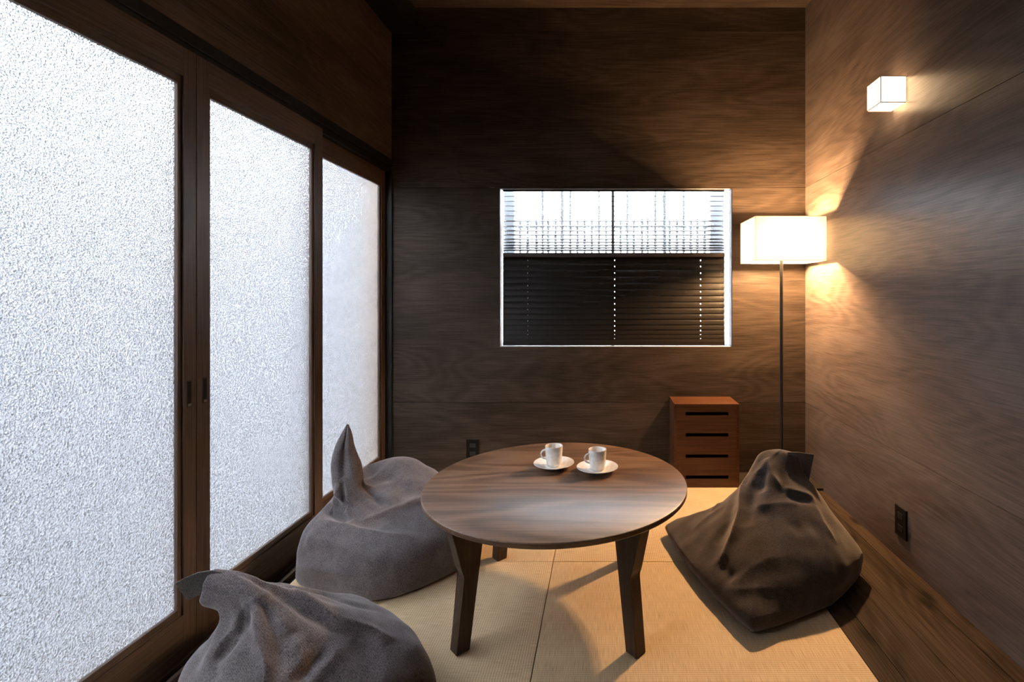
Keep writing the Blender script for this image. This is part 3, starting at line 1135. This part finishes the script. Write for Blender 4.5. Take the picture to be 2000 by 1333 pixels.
# --- back left bag
A_ang = [-81, -36, 9, 53, 97, 150, 204, 241]
Ab = [0.275, 0.255, 0.32, 0.265, 0.30, 0.26, 0.345, 0.27]
bagA = thing('bean_bag', 'grey bean bag with a pointed top between middle door and round table', 'bean bag', (-0.81, 1.98, 0), 0, 'grey bean bags')
A_lv = [((-0.81, 1.98, 0.0), Zx, mul(Ab, 0.92)), ((-0.81, 1.98, 0.015), Zx, mul(Ab, 0.99)), ((-0.81, 1.98, 0.06), Zx, mul(Ab, 1.0)),
        ((-0.81, 1.98, 0.13), (0, -0.05, 1), mul(Ab, 0.985)), ((-0.82, 1.99, 0.185), (0, -0.1, 1), mul(Ab, 0.92)),
        ((-0.84, 2.0, 0.23), (0, -0.22, 1), [0.215, 0.20, 0.245, 0.225, 0.24, 0.225, 0.27, 0.22]),
        ((-0.87, 2.01, 0.265), (0, -0.4, 1), [0.16, 0.15, 0.185, 0.19, 0.20, 0.19, 0.21, 0.17]),
        ((-0.91, 2.01, 0.283), (0, -0.5, 1), [0.115, 0.105, 0.135, 0.145, 0.15, 0.14, 0.155, 0.13]),
        ((-0.955, 2.0, 0.285), (0, -0.4, 1), [0.078, 0.075, 0.085, 0.08, 0.085, 0.085, 0.10, 0.09]),
        ((-0.99, 1.985, 0.295), (0, -0.2, 1), [0.05, 0.055, 0.06, 0.04, 0.035, 0.045, 0.065, 0.055]),
        ((-1.008, 1.985, 0.335), Zx, [0.030, 0.048, 0.058, 0.034, 0.022, 0.034, 0.055, 0.044]),
        ((-1.018, 1.99, 0.39), Zx, [0.017, 0.036, 0.051, 0.029, 0.013, 0.029, 0.051, 0.036]),
        ((-1.02, 1.99, 0.45), Zx, [0.010, 0.024, 0.034, 0.019, 0.008, 0.019, 0.035, 0.024]),
        ((-1.015, 1.99, 0.495), Zx, [0.006, 0.012, 0.016, 0.010, 0.005, 0.010, 0.017, 0.012]),
        ((-1.012, 1.99, 0.535), Zx, [0.0015] * 8)]
A_st = [
    ([(618, 1016), (660, 1026), (700, 1040), (755, 1050), (800, 1048)], 0.018, 0.017),
    ([(636, 985), (655, 1004), (682, 1022)], -0.024, 0.017),
    ([(612, 988), (640, 976), (660, 966), (664, 945)], 0.016, 0.014),
    ([(668, 940), (672, 970), (670, 1000)], -0.014, 0.011),
    ([(676, 985), (678, 960), (672, 930)], 0.009, 0.010),
    ([(706, 935), (716, 950), (732, 968), (748, 992)], -0.018, 0.014),
    ([(722, 905), (726, 930), (745, 962)], -0.012, 0.022),
    ([(700, 1022), (745, 1006), (800, 984), (830, 972)], 0.014, 0.015),
    ([(598, 1045), (650, 1062), (710, 1088), (770, 1100)], 0.009, 0.020),
    ([(595, 1068), (650, 1088), (710, 1112)], -0.009, 0.024),
    ([(585, 1105), (640, 1116), (705, 1128)], 0.008, 0.020),
    ([(760, 1020), (805, 1030), (850, 1036)], -0.009, 0.025),
    ([(735, 925), (775, 945), (805, 975)], -0.007, 0.022),
    ([(600, 1010), (590, 1060), (588, 1110)], -0.006, 0.020),
]
bag_body('bag_body', A_ang, A_lv, A_st, bagA, seed=1, gather=(0.55, 0.10, 0.007, 8))

# --- right bag
C_ang = [-109, -65, -22, 23, 68, 110, 152, 205]
Cb = [0.49, 0.36, 0.365, 0.33, 0.42, 0.34, 0.385, 0.315]
bagC = thing('bean_bag', 'grey bean bag with shade in its colour beside the plank border on the right', 'bean bag', (0.61, 2.0, 0), 0, 'grey bean bags')
C_lv = [((0.61, 2.0, 0.0), Zx, mul(Cb, 0.93)), ((0.61, 2.0, 0.018), Zx, mul(Cb, 0.99)), ((0.61, 2.0, 0.05), Zx, mul(Cb, 1.0)),
        ((0.62, 2.0, 0.095), Zx, [0.43, 0.355, 0.355, 0.31, 0.37, 0.28, 0.315, 0.275]),
        ((0.635, 2.01, 0.145), Zx, [0.36, 0.325, 0.31, 0.26, 0.29, 0.21, 0.225, 0.225]),
        ((0.66, 2.02, 0.20), Zx, [0.28, 0.265, 0.24, 0.20, 0.21, 0.16, 0.17, 0.185]),
        ((0.68, 2.03, 0.25), Zx, [0.20, 0.20, 0.185, 0.15, 0.14, 0.125, 0.14, 0.15]),
        ((0.69, 2.04, 0.30), Zx, [0.13, 0.135, 0.14, 0.11, 0.09, 0.09, 0.11, 0.12]),
        ((0.695, 2.045, 0.345), Zx, [0.075, 0.085, 0.105, 0.08, 0.06, 0.065, 0.09, 0.085]),
        ((0.705, 2.05, 0.385), Zx, [0.038, 0.055, 0.085, 0.055, 0.03, 0.045, 0.075, 0.052]),
        ((0.715, 2.05, 0.407), Zx, [0.015, 0.03, 0.06, 0.03, 0.013, 0.025, 0.05, 0.026]),
        ((0.72, 2.05, 0.413), Zx, [0.004, 0.008, 0.02, 0.008, 0.004, 0.008, 0.02, 0.008])]
C_st = [
    ([(1468, 905), (1452, 950), (1447, 1000), (1432, 1050), (1410, 1092)], 0.016, 0.014),
    ([(1478, 925), (1466, 975), (1458, 1030)], -0.010, 0.022),
    ([(1432, 965), (1422, 1020), (1398, 1065)], -0.009, 0.022),
    ([(1440, 930), (1415, 975), (1390, 1000)], 0.007, 0.014),
    ([(1437, 1145), (1465, 1112), (1500, 1092), (1545, 1085)], 0.0045, 0.015),
    ([(1455, 1150), (1490, 1122), (1540, 1112)], -0.0015, 0.018),
    ([(1412, 1152), (1455, 1152), (1510, 1148)], 0.004, 0.013),
    ([(1440, 1168), (1480, 1168), (1530, 1160)], -0.002, 0.018),
    ([(1405, 1095), (1415, 1115), (1432, 1135)], -0.010, 0.020),
    ([(1455, 1215), (1490, 1205), (1525, 1192)], 0.005, 0.013),
    ([(1498, 895), (1508, 930), (1532, 962)], 0.010, 0.014),
    ([(1535, 966), (1560, 975), (1588, 978)], -0.010, 0.014),
    ([(1530, 955), (1560, 962), (1590, 972)], 0.009, 0.012),
    ([(1475, 990), (1520, 984), (1565, 986)], 0.006, 0.015),
    ([(1490, 962), (1488, 940), (1485, 918)], -0.008, 0.020),
    ([(1545, 1035), (1575, 1028), (1605, 1035)], -0.006, 0.025),
    ([(1350, 1040), (1385, 1010), (1415, 990)], 0.006, 0.018),
    ([(1590, 985), (1605, 1020), (1635, 1065)], 0.008, 0.014),
]
bag_body('bag_body', C_ang, C_lv, C_st, bagC, seed=2, gather=(0.72, 0.12, 0.006, 7), sharp=0.75, cloth=M_fabric_shaded)
sp = [px_at(1538, 914, 2.02), px_at(1556, 914, 2.02), px_at(1572, 916, 2.025), px_at(1584, 918, 2.03)]
ribbon('strap', [(p, (0, 0, 1)) for p in sp], 0.062, 0.004, bagC, M_strap)

# --- front left bag
B_ang = [-80, -35, 10, 52, 95, 140, 185, 232]
Bb = [0.32, 0.27, 0.305, 0.27, 0.29, 0.26, 0.26, 0.26]
bagB = thing('bean_bag', 'grey bean bag in the foreground with handle pointing to the left door', 'bean bag', (-0.72, 1.2, 0), 0, 'grey bean bags')
B_lv = [((-0.72, 1.2, 0.0), Zx, mul(Bb, 0.92)), ((-0.72, 1.2, 0.02), Zx, mul(Bb, 0.99)), ((-0.72, 1.2, 0.06), Zx, mul(Bb, 1.0)),
        ((-0.725, 1.2, 0.12), Zx, mul(Bb, 0.97)), ((-0.735, 1.2, 0.175), Zx, mul(Bb, 0.87)),
        ((-0.76, 1.2, 0.225), Zx, [0.215, 0.19, 0.20, 0.19, 0.19, 0.17, 0.18, 0.19]),
        ((-0.79, 1.2, 0.262), (-0.15, 0, 1), [0.15, 0.13, 0.14, 0.13, 0.12, 0.11, 0.125, 0.14]),
        ((-0.82, 1.2, 0.295), (-0.35, 0, 1), [0.09, 0.085, 0.09, 0.085, 0.075, 0.07, 0.085, 0.095]),
        ((-0.848, 1.198, 0.322), (-0.7, 0, 1), [0.05, 0.055, 0.06, 0.052, 0.045, 0.045, 0.055, 0.058]),
        ((-0.872, 1.195, 0.340), (-1.0, 0, 0.7), [0.036, 0.042, 0.046, 0.038, 0.032, 0.036, 0.042, 0.042]),
        ((-0.897, 1.192, 0.351), (-1.0, 0, 0.35), [0.026, 0.034, 0.042, 0.032, 0.024, 0.030, 0.040, 0.034]),
        ((-0.925, 1.19, 0.357), (-1.0, 0, 0.1), [0.021, 0.030, 0.038, 0.030, 0.020, 0.028, 0.036, 0.030]),
        ((-0.927, 1.19, 0.357), (-1.0, 0, 0.1), [0.018, 0.026, 0.034, 0.026, 0.017, 0.025, 0.032, 0.026]),
        ((-0.918, 1.19, 0.357), (-1.0, 0, 0.1), [0.010, 0.016, 0.028, 0.016, 0.010, 0.015, 0.026, 0.016])]
B_st = [
    ([(440, 1112), (480, 1145), (520, 1180), (545, 1215), (568, 1238)], 0.013, 0.011),
    ([(497, 1165), (502, 1210), (508, 1250), (520, 1300), (522, 1333)], 0.014, 0.012),
    ([(488, 1180), (478, 1220), (450, 1260), (415, 1300)], -0.012, 0.014),
    ([(512, 1170), (530, 1210), (545, 1260), (552, 1320)], -0.012, 0.018),
    ([(530, 1135), (590, 1165), (660, 1210), (720, 1230), (770, 1252)], 0.013, 0.011),
    ([(550, 1165), (610, 1205), (680, 1235), (740, 1255)], -0.008, 0.020),
    ([(540, 1135), (610, 1155), (690, 1180), (750, 1195)], -0.006, 0.014),
    ([(645, 1268), (612, 1298), (575, 1333)], -0.012, 0.016),
    ([(668, 1262), (636, 1298), (600, 1333)], 0.009, 0.014),
    ([(572, 1245), (590, 1280), (585, 1320)], 0.008, 0.016),
    ([(690, 1250), (720, 1290), (735, 1333)], -0.007, 0.022),
    ([(468, 1190), (460, 1230), (432, 1262), (412, 1290)], 0.009, 0.012),
    ([(425, 1330), (415, 1300), (425, 1270)], -0.006, 0.012),
    ([(455, 1110), (490, 1120), (525, 1150)], -0.005, 0.012),
]
bag_body('bag_body', B_ang, B_lv, B_st, bagB, seed=3, gather=(0.66, 0.16, 0.007, 8), sharp=0.3)
sp = [px_at(426, 1140, 1.19), px_at(410, 1136, 1.185), px_at(392, 1139, 1.18), px_at(373, 1147, 1.175), px_at(355, 1157, 1.17)]
ribbon('strap', [(p, (0.25, 0, 1)) for p in sp], 0.0265, 0.004, bagB, M_strap)
